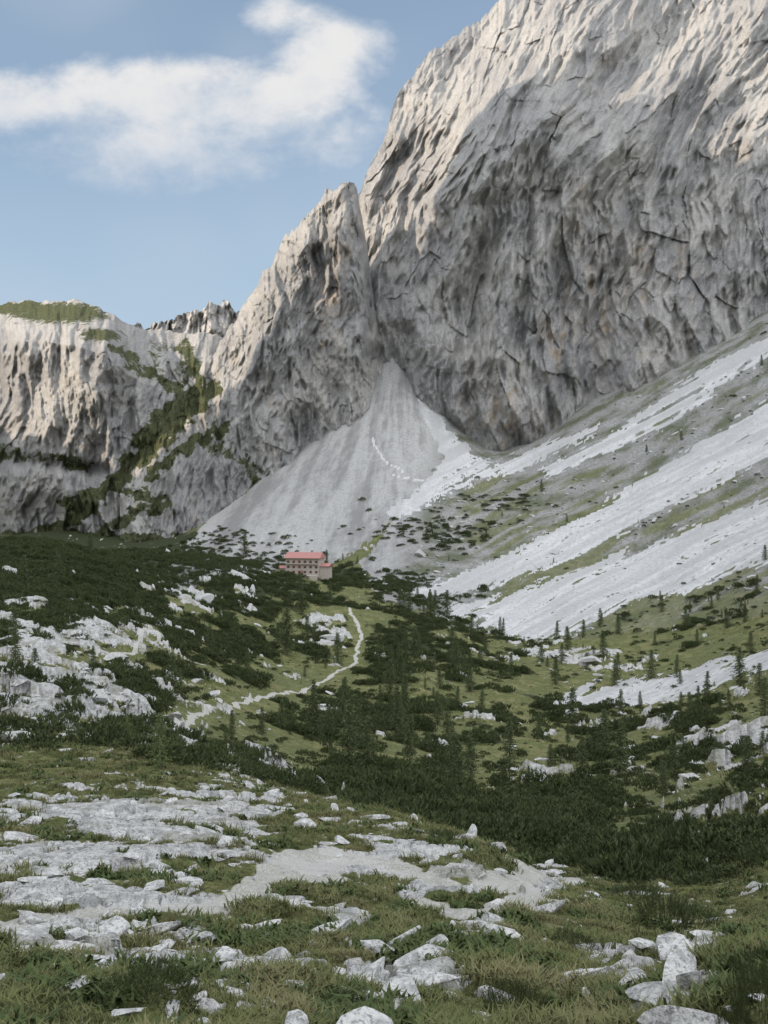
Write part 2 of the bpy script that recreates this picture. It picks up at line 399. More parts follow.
def rib(U,V,line,wl,wr,amp):
    vs=[p[1] for p in line]; c=np.interp(V,vs,[p[0] for p in line])+trin(V/45,V*0+amp,3)*26+trin(V/17,V*0+amp,5)*9; d=U-c
    f=np.where(d<0,1+d/wl,1-d/wr)
    fade=sstep(vs[0]-60,vs[0]-10,V)*(1-sstep(vs[-1],vs[-1]+130,V))
    return amp*np.clip(f,0,1)*fade
def rock_relief(U,V,amp=(60,26,1.),shear=.5,s=1,seed=0,vs=200):
    warp=fbm(U/150/s,V/150/s,2,60+seed)*22*s; wf=fbm(U/16,V/26,3,64+seed)
    W=U+shear*np.minimum(V,vs)+warp+wf*3
    Vw=V+wf*5
    d =amp[0]*ridged(W/(150*s),V/(400*s),2,61+seed)
    d+=amp[1]*ridged(W/(58*s),V/(170*s),2,63+seed,.5)
    k=amp[2]
    d+=k*26*trin(W/(46*s),Vw/(110*s),seed+1,.3)
    d+=k*15*ridged(W/(25*s),V/(100*s),1,66+seed)
    d+=k*18*trin(W/(22*s),Vw/(54*s),seed+2,-.25)
    c1,e1=cell(W/(30*s),(Vw-.2*U)/(80*s),3+seed,1.2)
    d+=k*7*(c1-.5)
    d+=k*8*ridged(W/(11*s),V/(46*s),1,65+seed)
    d+=k*12*trin(W/(11*s),Vw/(26*s),seed+3,.3)
    c2,e2=cell(W/(12*s),(Vw-.25*U)/(26*s),13+seed,1.2)
    d+=k*4*(c2-.5)
    d+=k*5*ridged(W/(6*s),V/(22*s),1,67+seed)
    d+=k*7.5*trin(W/(5.6*s),Vw/(12*s),seed+4,-.3)
    d+=k*4.8*trin(U/(3.1*s),V/(5.5*s),seed+5,.3)
    return d
def wall_rel(U,V,T):
    d=rock_relief(U,V)-70
    d+=rib(U,V,[(620,-40),(575,30),(520,90),(465,150),(430,205),(415,290),(430,380)],110,70,75)
    d+=rib(U,V,[(830,-60),(730,40),(650,105),(610,150),(600,230)],70,90,48)
    d+=rib(U,V,[(860,60),(780,120),(740,170),(715,300)],60,80,40)
    d+=rib(U,V,[(700,-80),(660,0),(620,40),(560,100)],40,50,35)
    d+=rib(U,V,[(560,120),(520,200),(500,300),(495,430)],60,80,35)
    d+=rib(U,V,[(680,180),(650,260),(640,380)],50,60,30)
    e=.35+.65*sstep(1,.9,T)
    return d*e*(.35+.65*sstep(0,.12,T))
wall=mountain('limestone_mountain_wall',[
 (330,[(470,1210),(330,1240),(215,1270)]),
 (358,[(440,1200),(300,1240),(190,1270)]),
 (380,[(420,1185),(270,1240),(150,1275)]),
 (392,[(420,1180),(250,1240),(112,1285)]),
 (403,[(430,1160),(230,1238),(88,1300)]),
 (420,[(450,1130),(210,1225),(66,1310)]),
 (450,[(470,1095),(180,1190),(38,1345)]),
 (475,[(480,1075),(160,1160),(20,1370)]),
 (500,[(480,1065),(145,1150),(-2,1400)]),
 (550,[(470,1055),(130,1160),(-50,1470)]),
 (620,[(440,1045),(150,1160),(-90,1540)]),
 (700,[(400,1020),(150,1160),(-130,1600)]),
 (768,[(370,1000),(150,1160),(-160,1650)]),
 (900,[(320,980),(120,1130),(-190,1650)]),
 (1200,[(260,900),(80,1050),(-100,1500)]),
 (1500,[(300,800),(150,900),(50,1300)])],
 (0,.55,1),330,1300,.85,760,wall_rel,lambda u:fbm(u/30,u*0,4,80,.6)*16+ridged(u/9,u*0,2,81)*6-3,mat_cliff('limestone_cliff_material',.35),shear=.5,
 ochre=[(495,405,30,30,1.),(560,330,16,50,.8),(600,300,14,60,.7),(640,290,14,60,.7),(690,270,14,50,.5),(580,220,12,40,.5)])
def tow_rel(U,V,T):
    d=rock_relief(U,V,(22,18,.8),.15,.7,7)-34
    d+=rib(U,V,[(345,180),(322,215),(308,260),(300,330),(290,420)],60,16,38)
    d+=rib(U,V,[(352,180),(350,240),(356,300),(372,360)],18,30,30)
    d+=rib(U,V,[(270,260),(262,320),(240,400)],40,30,20)
    return d*(.35+.65*sstep(1,.88,T))
def tow_scree(U,V,T): return (pip(U+fbm(U/9,V/9,3,5)*14,V+fbm(U/5,V/5,3,6)*6,[(290,402),(300,415),(318,412),(330,432),(400,600),(190,600),(240,530),(285,470),(298,430)])).astype(float)
BANDS=[([(40,548),(85,505),(125,472),(170,430),(215,388)],9,1.),([(150,475),(180,452),(225,425)],6,.9),([(95,540),(130,515),(165,500)],7,.75),([(185,345),(200,380),(185,415)],8,.7),
       ([(110,345),(150,372),(190,392)],8,.7),([(60,505),(100,488),(150,495)],5,.8),([(200,440),(245,462),(280,500)],6,.6),([(0,452),(50,458),(90,466)],4,.7),([(0,540),(120,540),(215,545)],8,.9),([(140,440),(175,405),(200,395)],10,.9)]
def band_veg(U,V):
    v=np.zeros_like(U); Un=U+fbm(U/18,V/18,3,91)*14; Vn=V+fbm(U/14,V/14,4,92,.6)*16
    for pl,w,a in BANDS: v=np.maximum(v,a*(1-sstep(w*.4,w*1.7,seg_dist(Un,Vn,pl))))
    return v
def tow_veg(U,V,T): return band_veg(U,V)*(U<300)
tower=mountain('limestone_rock_tower',[
 (120,[(590,1030),(500,1090),(470,1150)]),
 (150,[(590,1020),(480,1090),(445,1150)]),
 (180,[(590,1010),(440,1120),(395,1180)]),
 (205,[(590,1005),(420,1150),(368,1215)]),
 (222,[(590,1005),(410,1155),(345,1225)]),
 (240,[(590,1005),(400,1155),(312,1220)]),
 (262,[(590,1010),(400,1145),(280,1210)]),
 (285,[(590,1010),(400,1130),(243,1195)]),
 (305,[(590,1015),(400,1115),(222,1180)]),
 (325,[(590,1020),(400,1105),(197,1170)]),
 (350,[(590,1030),(400,1100),(184,1165)]),
 (357,[(590,1035),(400,1105),(192,1170)]),
 (364,[(590,1040),(400,1115),(235,1175)]),
 (372,[(590,1045),(400,1130),(290,1182)]),
 (388,[(590,1060),(410,1150),(350,1190)]),
 (400,[(590,1080),(430,1160),(400,1200)]),
 (415,[(590,1100),(500,1170),(470,1210)])],
 (0,.45,1),120,415,.8,520,tow_rel,lambda u:fbm(u/16,u*0,4,83,.6)*13+ridged(u/6,u*0,2,84)*5-7,mat_cliff('tower_cliff_material'),tow_veg,tow_scree,(300,.8),
 ochre=[(330,330,10,50,.7),(300,400,20,15,.6),(345,260,8,40,.5)])
def left_rel(U,V,T):
    d=rock_relief(U,V,(26,24,.9),.0,.75,19)-38
    d+=rib(U,V,[(125,320),(110,370),(80,430),(60,470)],150,40,55)
    d-=22*np.exp(-((V-458-.12*U)/7)**2)*(U<110)
    return d*(.3+.7*sstep(1,.85,T))
def left_veg(U,V,T):
    v=band_veg(U,V)
    for (a,b,ra,rb,w) in [(60,313,60,12,1.1),(20,308,40,8,1.1),(100,335,30,9,.9),(160,350,40,20,.5),(190,370,30,16,.7)]:
        v=np.maximum(v,w*np.exp(-((U-a)/ra)**2-((V-b)/rb)**2))
    return v
leftm=mountain('limestone_plateau_mountain',[
 (-500,[(600,1500),(480,1600),(440,1800)]),
 (-200,[(600,1400),(440,1500),(360,1650)]),
 (-40,[(600,1230),(345,1340),(312,1460)]),
 (0,[(600,1180),(340,1300),(305,1430)]),
 (40,[(600,1130),(342,1250),(304,1400)]),
 (75,[(600,1100),(345,1205),(300,1360)]),
 (105,[(600,1080),(355,1190),(314,1340)]),
 (130,[(600,1070),(375,1195),(324,1330)]),
 (155,[(600,1060),(390,1200),(330,1330)]),
 (200,[(600,1060),(400,1230),(334,1330)]),
 (240,[(600,1060),(400,1240),(338,1330)]),
 (290,[(600,1080),(420,1250),(350,1330)])],
 (0,.8,1),-500,290,.9,420,left_rel,lambda u:fbm(u/24,u*0,4,85,.6)*7-1,mat_cliff('plateau_cliff_material'),left_veg,None,(500,.4))
def far_rel(U,V,T): return rock_relief(U,V,(50,60,1.6),.0,.35,27)-72
farm=mountain('distant_mountain_ridge',[
 (-300,[(560,2300),(430,2500)]),(60,[(560,2300),(345,2500)]),(130,[(560,2300),(332,2500)]),(158,[(560,2300),(326,2500)]),(180,[(560,2300),(318,2500)]),(205,[(560,2300),(310,2500)]),
 (228,[(560,2300),(304,2500)]),(240,[(560,2300),(312,2500)]),(300,[(560,2300),(325,2500)]),(500,[(560,2300),(400,2500)])],
 (0,1),-300,500,1.0,240,far_rel,lambda u:fbm(u/12,u*0,3,87,.6)*12-2,mat_cliff('distant_cliff_material',.2))

# ------------------------------------------------------------------ scatter (geometry nodes instancing)
def scatter(name,P,R,S,I,objs):
    coll=bpy.data.collections.new(name+'_source')
    for o in objs: coll.objects.link(o)
    me=bpy.data.meshes.new(name); n=len(P); me.vertices.add(n); me.vertices.foreach_set('co',np.asarray(P,np.float32).ravel())
    a=me.attributes.new('rot','FLOAT_VECTOR','POINT'); a.data.foreach_set('vector',np.asarray(R,np.float32).ravel())
    a=me.attributes.new('scl','FLOAT_VECTOR','POINT'); a.data.foreach_set('vector',np.asarray(S,np.float32).ravel())
    a=me.attributes.new('idx','INT','POINT'); a.data.foreach_set('value',np.asarray(I,np.int32))
    o=link(bpy.data.objects.new(name,me))
    g=bpy.data.node_groups.new(name+'_nodes','GeometryNodeTree')
    g.interface.new_socket('Geometry',in_out='INPUT',socket_type='NodeSocketGeometry')
    g.interface.new_socket('Geometry',in_out='OUTPUT',socket_type='NodeSocketGeometry')
    N=g.nodes; L=g.links
    gi=N.new('NodeGroupInput'); go=N.new('NodeGroupOutput'); ip=N.new('GeometryNodeInstanceOnPoints'); ci=N.new('GeometryNodeCollectionInfo')
    ci.inputs['Collection'].default_value=coll; ci.inputs['Separate Children'].default_value=True; ci.inputs['Reset Children'].default_value=True
    ip.inputs['Pick Instance'].default_value=True
    def na(k,t):
        q=N.new('GeometryNodeInputNamedAttribute'); q.data_type=t; q.inputs['Name'].default_value=k
        return q.outputs['Attribute']
    e=N.new('FunctionNodeEulerToRotation'); L.new(na('rot','FLOAT_VECTOR'),e.inputs[0])
    L.new(gi.outputs[0],ip.inputs['Points']); L.new(ci.outputs[0],ip.inputs['Instance'])
    L.new(na('idx','INT'),ip.inputs['Instance Index']); L.new(e.outputs[0],ip.inputs['Rotation']); L.new(na('scl','FLOAT_VECTOR'),ip.inputs['Scale'])
    L.new(ip.outputs[0],go.inputs[0])
    md=o.modifiers.new('instances','NODES'); md.node_group=g
    return o

def mat_foliage(name,c1,c2,c3,patch=None,ps=.3):
    m,t=material(name,.8)
    oi=t.new('ShaderNodeObjectInfo'); rnd=oi.outputs['Random']
    rp=t.geo.outputs['Random Per Island']
    c=t.mix(t.m('MULTIPLY',rnd,.8),c1,c3); c=t.mix(t.m('MULTIPLY',rp,.6),c,c2)
    if patch: c=t.mix(t.m('MULTIPLY',t.ss(.46,.64,t.noise(t.pos,ps,3,.65)),.7),c,patch)
    setc(t,c); return m
M_pine=mat_foliage('dwarf_pine_needles',(.042,.058,.023),(.095,.114,.048),(.060,.073,.031))
M_larch=mat_foliage('larch_needles',(.072,.095,.041),(.12,.145,.065),(.088,.108,.05))
M_lbright=mat_foliage('young_larch_needles',(.10,.14,.05),(.16,.20,.08),(.12,.15,.06))
M_grass=mat_foliage('alpine_grass_blades',(.070,.086,.030),(.165,.165,.072),(.118,.126,.048),(.195,.175,.090),.45)
M_herb=mat_foliage('alpine_herb_leaves',(.046,.070,.026),(.09,.115,.042),(.07,.082,.031))
m_,t_=material('bark'); setc(t_,(.13,.10,.08)); M_bark=m_
m_,t_=material('limestone_boulder_material')
b_=t_.noise(t_.pos,3,4,.7); f_=t_.noise(t_.pos,17,3,.7)
setc(t_,limestone(t_,b_,f_),t_.bump(t_.m('ADD',b_,t_.m('MULTIPLY',f_,.4)),.8,.12)); M_rock=m_

def tuft(seed,n=30,h=.10,spread=.16,mat=None,wd=1.):
    rr=random.Random(seed); V=[];F=[]
    for i in range(n):
        a=rr.random()*6.28; d=rr.random()**.6*spread; x=math.cos(a)*d; y=math.sin(a)*d
        hh=h*(.3+.9*rr.random()); ln=hh*(.4+1.1*rr.random()); b=rr.random()*6.28; w=(.004+.005*rr.random())*wd
        dx=math.cos(b); dy=math.sin(b); px=-dy*w; py=dx*w; k=len(V)
        V+= [(x-px,y-py,-.03),(x+px,y+py,-.03),(x-px*.8+dx*ln*.3,y-py*.8+dy*ln*.3,hh*.6),(x+px*.8+dx*ln*.3,y+py*.8+dy*ln*.3,hh*.6),(x+dx*ln,y+dy*ln,hh)]
        F+= [(k,k+1,k+3,k+2),(k+2,k+3,k+4)]
    me=tri_mesh('tuft_%d'%seed,V,F); me.materials.append(mat or M_grass); return bpy.data.objects.new('tuft_%d'%seed,me)
def bush(seed,n=150,mat=None,needle=.10,per=10,nm='dwarf_pine',R0=1.,H0=.62,nw=.13):
    rr=random.Random(seed); V=[];F=[]
    lob=[rr.random()*6.28 for _ in range(4)]
    for i in range(n):
        a=rr.random()*6.28; q=math.sqrt(rr.random())
        Rm=R0*(1+.22*math.sin(3*a+lob[0])+.15*math.sin(5*a+lob[1]))
        x=math.cos(a)*q*Rm; y=math.sin(a)*q*Rm
        z=H0*math.sqrt(max(0,1-q*q))*(.6+.5*rr.random())+.05
        L=.16+.16*rr.random()
        ax=Vector((math.cos(a)*q*.7+rr.uniform(-.3,.3),math.sin(a)*q*.7+rr.uniform(-.3,.3),1)).normalized()
        p0=Vector((x,y,z-L*.6))
        for j in range(per):
            s=j/per; p=p0+ax*L*s
            for kk in range(2):
                dv=Vector((rr.uniform(-1,1),rr.uniform(-1,1),rr.uniform(-.1,.6)))+ax*.6
                dv.normalize(); ln=needle*(.7+.6*rr.random()); sd=dv.cross(Vector((rr.uniform(-1,1),rr.uniform(-1,1),rr.uniform(-1,1)))).normalized()*needle*nw
                k=len(V); V+=[p-sd,p+sd,p+dv*ln]; F+=[(k,k+1,k+2)]
    for i in range(14):
        a=i/14*6.28; k=len(V); x=math.cos(a)*R0*.75; y=math.sin(a)*R0*.75
        V+=[(0,0,-.1),(x*.5-.02,y*.5,H0*.35),(x,y,H0*.3),(x*.5+.02,y*.5+.02,H0*.28)]; F+=[(k,k+1,k+2,k+3)]
    me=tri_mesh(nm+'_%d'%seed,V,F); me.materials.append(mat or M_pine); return bpy.data.objects.new(nm+'_%d'%seed,me)
def conifer(seed,mat,whorls=28,H=1.,W=.2,nm='larch',sparse=1.,dens=110,nsz=1.):
    """unit-height conifer, tapered trunk + drooping limbs with needle clumps"""
    rr=random.Random(seed); V=[];F=[];MI=[]
    ns=6; prev=None
    for i in range(7):
        s=i/6; r=.014*(1-s)+.001; ring=[]
        ox=.006*math.sin(s*5+seed)
        for k in range(ns):
            a=k/ns*6.28; ring.append(len(V)); V.append((ox+math.cos(a)*r,math.sin(a)*r,s*H-.02))
        if prev:
            for k in range(ns): F.append((prev[k],prev[(k+1)%ns],ring[(k+1)%ns],ring[k])); MI.append(0)
        prev=ring
    for w in range(whorls):
        s=.08+.90*(w/whorls)**.95; nb=rr.randint(4,6)
        Lm=W*(1-s)**.7*(.75+.5*rr.random())+.015
        if s<.18: Lm*=.75
        a0=rr.random()*6.28
        for b in range(nb):
            if rr.random()>sparse: continue
            a=a0+b/nb*6.28+rr.uniform(-.3,.3); L=Lm*(.6+.6*rr.random())
            dr=Vector((math.cos(a),math.sin(a),0)); base_=Vector((0,0,s*H+rr.uniform(-.01,.01)))
            tip=base_+dr*L+Vector((0,0,-.25*L+.12*L*s))
            k=len(V); sd=Vector((-dr.y,dr.x,0))*.0025; V+=[base_-sd,base_+sd,tip]; F.append((k,k+1,k+2)); MI.append(0)
            nn=int(6+L*dens)
            for j in range(nn):
                q=.1+.9*rr.random(); p=base_.lerp(tip,q)+Vector((rr.uniform(-1,1),rr.uniform(-1,1),rr.uniform(-.8,.3)))*.014
                dv=(dr*.5+Vector((rr.uniform(-1,1),rr.uniform(-1,1),rr.uniform(-1,.3)))).normalized()*(.020+.020*rr.random())*nsz
                sd=dv.cross(Vector((rr.uniform(-1,1),rr.uniform(-1,1),rr.uniform(-1,1)))).normalized()*.009*nsz
                k=len(V); V+=[p-sd,p+sd,p+dv]; F.append((k,k+1,k+2)); MI.append(1)
    me=tri_mesh(nm+'_%d'%seed,V,F); me.materials.append(M_bark); me.materials.append(mat)
    me.polygons.foreach_set('material_index',np.array(MI,np.int32)); return me
def boulder_mesh(seed,sub=3):
    rr=random.Random(seed); bm=bmesh.new(); bmesh.ops.create_icosphere(bm,subdivisions=sub,radius=1)
    for i in range(18):
        n=Vector((rr.gauss(0,1),rr.gauss(0,1),rr.gauss(0,1))).normalized(); o=rr.uniform(.34,.78)
        for v in bm.verts:
            d=v.co.dot(n)
            if d>o: v.co-=n*(d-o)
    for v in bm.verts:
        c=v.co; f=1+.06*float(fbm(np.array([c.x*2+seed]),np.array([c.y*2+c.z*1.7]),3,90)[0]); v.co=Vector((c.x*1.35*f,c.y*.95*f,c.z*.68*f))
    me=bpy.data.meshes.new('boulder_%d'%seed); bm.to_mesh(me); bm.free(); me.materials.append(M_rock); return me

def ground_pts(n,u0,u1,r0,r1,seed,power=1.):
    q=np.random.RandomState(seed); a=(q.uniform(u0,u1,n)-384)/1000.; s=q.rand(n)**power
    yy=r0*(r1/r0)**s; x=a*yy
    z,m=height(x,yy,True); U,V=uv(x,yy,z)
    return x,yy,z,m,U,V,q
x,y,z,m,U,V,q=ground_pts(72000,-60,830,8,75,1)
gp=fbm(x/2.4,y/2.4,3,94)
k=(m['rock']<.3)&(m['path']<.3)&(m['pine']<.5)&(q.rand(len(x))<np.clip(.75+1.3*gp,.15,1))
x,y,z=x[k],y[k],z[k]; n=len(x)
pat=sstep(-.3,.5,fbm(x/1.3,y/1.3,3,95)); sc=(.5+.7*q.rand(n))*(.25+1.2*pat)*(1+y/60)
scatter('alpine_grass',np.stack([x,y,z],1),np.stack([q.uniform(-.15,.15,n),q.uniform(-.15,.15,n),q.rand(n)*6.28],1),
        np.stack([sc,sc,sc],1),q.randint(0,4,n),[tuft(i) for i in range(4)])
x,y,z,m,U,V,q=ground_pts(9000,-60,830,8,70,21)
k=(m['rock']<.5)&(m['path']<.3)&(fbm(x/2.2,y/2.2,3,96)>.08)
x,y,z=x[k],y[k],z[k]; n=len(x); s=(.6+.9*q.rand(n))*(1+y/60)
scatter('alpine_herbs',np.stack([x,y,z],1),np.stack([q.uniform(-.15,.15,n),q.uniform(-.15,.15,n),q.rand(n)*6.28],1),
        np.stack([s,s,s],1),q.randint(0,3,n),[tuft(30+i,26,.09,.14,M_herb,3.) for i in range(3)])
x,y,z,m,U,V,q=ground_pts(30000,-70,840,7,420,2)
P=rockP(U,V)
k=(q.rand(len(x))<(.045+.42*P**1.2)*np.where((y<60)&(m['rock']>.4),.45,1)*np.where(y<60,.9,1))&(m['pine']<.5)&((m['path']<.5)|(q.rand(len(x))<.15))
x,y,z,V=x[k],y[k],z[k],V[k]; n=len(x)
s=(.022+.25*q.rand(n)**5)*(1+y/28)*np.where(V>915,1.12,1); s=np.minimum(s,1.8)
scatter('scattered_limestone_rocks',np.stack([x,y,z+s*.03],1),np.stack([q.uniform(-.3,.3,n),q.uniform(-.3,.3,n),q.rand(n)*6.28],1),
        np.stack([s*q.uniform(.9,1.5,n),s*q.uniform(.7,1.2,n),s*q.uniform(.35,.85,n)],1),q.randint(0,6,n),[bpy.data.objects.new('rock_%d'%i,boulder_mesh(i)) for i in range(6)])
x,y,z,m,U,V,q=ground_pts(9000,430,840,430,1000,3)
k=((m['talus']>.3)|(m['scree']>.5))&(m['cone']<.5)&(q.rand(len(x))<np.where(m['scree']>.5,.05,.4)); x,y,z=x[k],y[k],z[k]; n=len(x)
s=.4+2.6*q.rand(n)**7
scatter('talus_boulders',np.stack([x,y,z],1),np.stack([q.uniform(-.4,.4,n),q.uniform(-.4,.4,n),q.rand(n)*6.28],1),
        np.stack([s,s,s],1),q.randint(0,4,n),[bpy.data.objects.new('talus_%d'%i,boulder_mesh(20+i,2)) for i in range(4)])
x,y,z,m,U,V,q=ground_pts(50000,-50,830,60,950,4)
k=(m['pine']>.5)&(q.rand(len(x))<np.clip(y/260,.22,1)); x,y,z=x[k],y[k],z[k]; n=len(x)
s=(.8+1.5*q.rand(n)**1.5)*(1+.0006*y)
x2,y2,z2,m2,U2,V2,q2=ground_pts(15000,-50,830,60,1000,5)
k=(m2['pine']<.5)&(m2['cone']<.5)&(m2['clear']<.2)&(q2.rand(len(x2))<(.22+.5*sstep(.05,.3,fbm(x2/30,y2/30,3,97)))*np.where(m2['scree']>.5,.15,1)); x2,y2,z2=x2[k],y2[k],z2[k]; n2_=len(x2)
s2=.4+1.2*q2.rand(n2_)**2
X3=np.concatenate([x,x2]);Y3=np.concatenate([y,y2]);Z3=np.concatenate([z,z2]);S3=np.concatenate([s,s2]);N3=n+n2_
scatter('dwarf_pine_thicket',np.stack([X3,Y3,Z3-.1],1),np.stack([q.uniform(-.15,.15,N3),q.uniform(-.15,.15,N3),q.rand(N3)*6.28],1),
        np.stack([S3,S3,S3*q.uniform(.7,1.5,N3)],1),q.randint(0,4,N3),[bush(i,n=80,needle=.2,per=4,nw=.2) for i in range(4)])
TM=[conifer(i,M_larch,W=[.19,.23,.17,.26][i],dens=100) for i in range(4)]
x,y,z,m,U,V,q=ground_pts(9000,-60,830,130,900,6)
den=np.zeros(len(x))+.045
for (a,b,ra,rb,w) in [(400,650,70,60,.5),(350,720,70,40,.35),(440,610,60,25,.5),(290,590,60,20,.3),(560,640,100,20,.30),(670,605,120,30,.36),(700,690,100,30,.26),(480,520,80,25,.08),(250,560,40,14,.3),(420,700,80,60,.25),(100,580,100,30,.08)]:
    den=np.maximum(den,w*np.exp(-((U-a)/ra)**2-((V-b)/rb)**2))
k=(q.rand(len(x))<den*.4)&(m['scree']<.5)&(m['cone']<.5)&(m['clear']<.2)
pcl=np.zeros(len(x),bool)
for (a,b) in mid_path: pcl|=(np.abs(U-a)<14)&(V-b>0)&(V-b<22)
k&=~pcl
x,y,z=x[k],y[k],z[k]; n=len(x)
s=2.5+9*q.rand(n)**1.3
scatter('distant_larch_trees',np.stack([x,y,z-.2],1),np.stack([q.uniform(-.04,.04,n),q.uniform(-.04,.04,n),q.rand(n)*6.28],1),
        np.stack([s*1.05,s*1.05,s],1),q.randint(0,4,n),[bpy.data.objects.new('larch_src_%d'%i,TM[i]) for i in range(4)])
TREES=[(18,549,20),(245,556,24),(92,551,14),(287,655,50),(302,615,30),(345,705,30),(368,768,55),(390,695,38),(405,714,42),(447,617,28),(430,625,34),(365,748,30),(330,738,34),(470,692,28),
 (600,627,20),(562,662,20),(640,708,18),(662,612,18),(697,644,16),(745,622,18),(757,592,18),(558,836,34),(232,738,30),(210,650,26),(262,735,30),(452,645,24),(485,655,22),(415,660,34),(500,632,16),(680,684,16),(718,600,14),(765,560,16)]
for i,(u,v,hp) in enumerate(TREES):
    px,py,pz=sight(u,v,50); H=hp/1000*py
    o=link(bpy.data.objects.new('larch_tree',TM[i%4])); o.location=(px,py,pz-.1); o.scale=(H*1.1,H*1.1,H); o.rotation_euler=(0,0,i*1.7)
YM=conifer(50,M_lbright,whorls=26,W=.3,nm='young_larch',sparse=.9,dens=130,nsz=.8)
for (u,v,hp) in [(160,768,58),(128,745,30)]:
    px,py,pz=sight(u,v,20); H=hp/1000*py
    o=link(bpy.data.objects.new('young_larch_tree',YM)); o.location=(px,py,pz-.05); o.scale=(H,H,H); o.rotation_euler=(0,0,u)
NB=[bush(60+i,n=420,needle=.055,per=12,nm='near_pine') for i in range(3)]
for i,(u,v,wp,hp) in enumerate([(672,932,42,30),(570,948,26,14),(738,1035,18,28),(766,1018,36,56),(150,1000,50,30),(345,1010,30,16),(515,1012,34,26),(45,1010,30,14),(640,900,22,14),(445,840,18,9),(120,970,30,10),(758,975,24,24)]):
    px,py,pz=sight(u,v,6); W=wp/1000*py; H=hp/1000*py/.62
    o=link(bpy.data.objects.new('dwarf_pine_bush',NB[i%3].data)); o.location=(px,py,pz-.03); o.scale=(W,W,H); o.rotation_euler=(0,0,i*2.1)
BM=[boulder_mesh(40+i,4) for i in range(5)]
for i,(u,v,wp,hp,rz) in enumerate([(375,952,22,15,.3),(405,990,26,12,.9),(372,985,18,8,2.),(30,922,22,14,.2),(195,945,24,14,1.),(225,960,16,8,2.),(270,1016,34,12,.1),(432,1000,26,8,.5),(200,1000,14,9,1.4),
   (100,985,40,7,.4),(640,948,16,8,.5),(592,968,24,7,.3),(650,975,34,7,.4),(308,1008,20,9,.7),(160,948,18,7,1.1),(60,950,22,7,.9),(605,960,10,5,1.),(705,965,22,26,.8),(690,990,26,34,1.1),(668,1012,26,28,.9),
   (75,935,14,7,.4),(130,938,16,8,1.9),(345,920,14,6,.2),(470,925,14,5,.3),(250,935,12,5,.3),(15,1000,22,7,.6),(555,905,12,5,.3),(40,975,18,8,2.2),(165,975,20,6,.6),(215,925,16,6,1.4),(90,955,18,7,2.6)]):
    px,py,pz=sight(u,v,6); W=wp/1000*py; H=hp/1000*py
    o=link(bpy.data.objects.new('limestone_boulder',BM[i%5])); o.location=(px,py,pz+H*.12); o.scale=(W*.85,W*.8,H*1.3); o.rotation_euler=(.15*math.sin(i),.2*math.cos(i*2),rz)
BF=[boulder_mesh(70+i,3) for i in range(3)]
for i,(u,v,wp,hp) in enumerate([(420,556,10,9),(555,553,9,6),(330,640,22,12),(112,660,28,10),(95,700,30,14),(20,740,26,16),(560,657,26,7),(590,663,16,8),(200,600,20,9),(540,780,16,12),(735,830,14,7),(668,850,12,7),(15,640,26,9)]):
    px,py,pz=sight(u,v,30); W=wp/1000*py; H=hp/1000*py
    o=link(bpy.data.objects.new('limestone_boulder',BF[i%3])); o.location=(px,py,pz+H*.15); o.scale=(W*.8,W*.8,H*1.2); o.rotation_euler=(.1,.1,i*1.3)

# ------------------------------------------------------------------ mountain hut
m_,t_=material('hut_stone'); nn=t_.noise(t_.pos,2.5,4,.7); setc(t_,t_.mix(t_.ss(.4,.6,nn),(.36,.32,.275),(.48,.43,.375))); M_wall=m_
m_,t_=material('hut_roof_red_metal',.5); nn=t_.noise(t_.pos,.8,4,.6); setc(t_,t_.mix(nn,(.36,.155,.14),(.44,.23,.205))); M_roof=m_
m_,t_=material('hut_window_glass',.2); setc(t_,(.05,.055,.06)); M_glass=m_
m_,t_=material('hut_shutter_red'); setc(t_,(.34,.14,.11)); M_shut=m_
m_,t_=material('hut_trim_wood'); setc(t_,(.22,.16,.11)); M_trim=m_
hx,hy,hz=sight(305,574,300)
hut=link(bpy.data.objects.new('mountain_hut',None)); hut.location=(hx,hy,hz-.5); hut.rotation_euler=(0,0,math.radians(-14))
def box(nm,x0,x1,y0,y1,z0,z1,mat,parent=hut):
    V=[(x,y,z) for z in (z0,z1) for (x,y) in ((x0,y0),(x1,y0),(x1,y1),(x0,y1))]
    F=[(3,2,1,0),(4,5,6,7),(0,1,5,4),(1,2,6,5),(2,3,7,6),(3,0,4,7)]
    me=tri_mesh(nm,V,F); me.materials.append(mat); o=link(bpy.data.objects.new(nm,me)); o.parent=parent; return o
def gable(nm,x0,x1,y0,y1,z0,h,mat,hip=0.,th=.25,over=.7):
    x0-=over;x1+=over;y0-=over;y1+=over; ym=(y0+y1)/2
    V=[(x0,y0,z0),(x1,y0,z0),(x1,y1,z0),(x0,y1,z0),(x0+hip,ym,z0+h),(x1-hip,ym,z0+h)]
    V+=[(a,b,c+th) for a,b,c in V]
    F=[(0,1,5,4),(2,3,4,5),(1,2,5),(3,0,4)]
    G=[tuple(i+6 for i in f) for f in F]; F=[tuple(reversed(f)) for f in F]
    F+=G+[(0,1,7,6),(1,2,8,7),(2,3,9,8),(3,0,6,9)]
    me=tri_mesh(nm,V,F); me.materials.append(mat); o=link(bpy.data.objects.new(nm,me)); o.parent=hut
box('walls',-9,9,-4.5,4.5,-2,8.6,M_wall); gable('roof',-9,9,-4.5,4.5,8.6,2.9,M_roof,hip=.3)
box('annex_walls',9.01,13.5,-3,3.2,-2,4.6,M_wall); gable('annex_roof',9.8,13.5,-3,3.2,4.6,1.4,M_roof)
box('side_annex_walls',-13,-9.01,-4,2.5,-2,3.4,M_wall); gable('side_annex_roof',-13,-9.8,-4,2.5,3.4,1.1,M_roof)
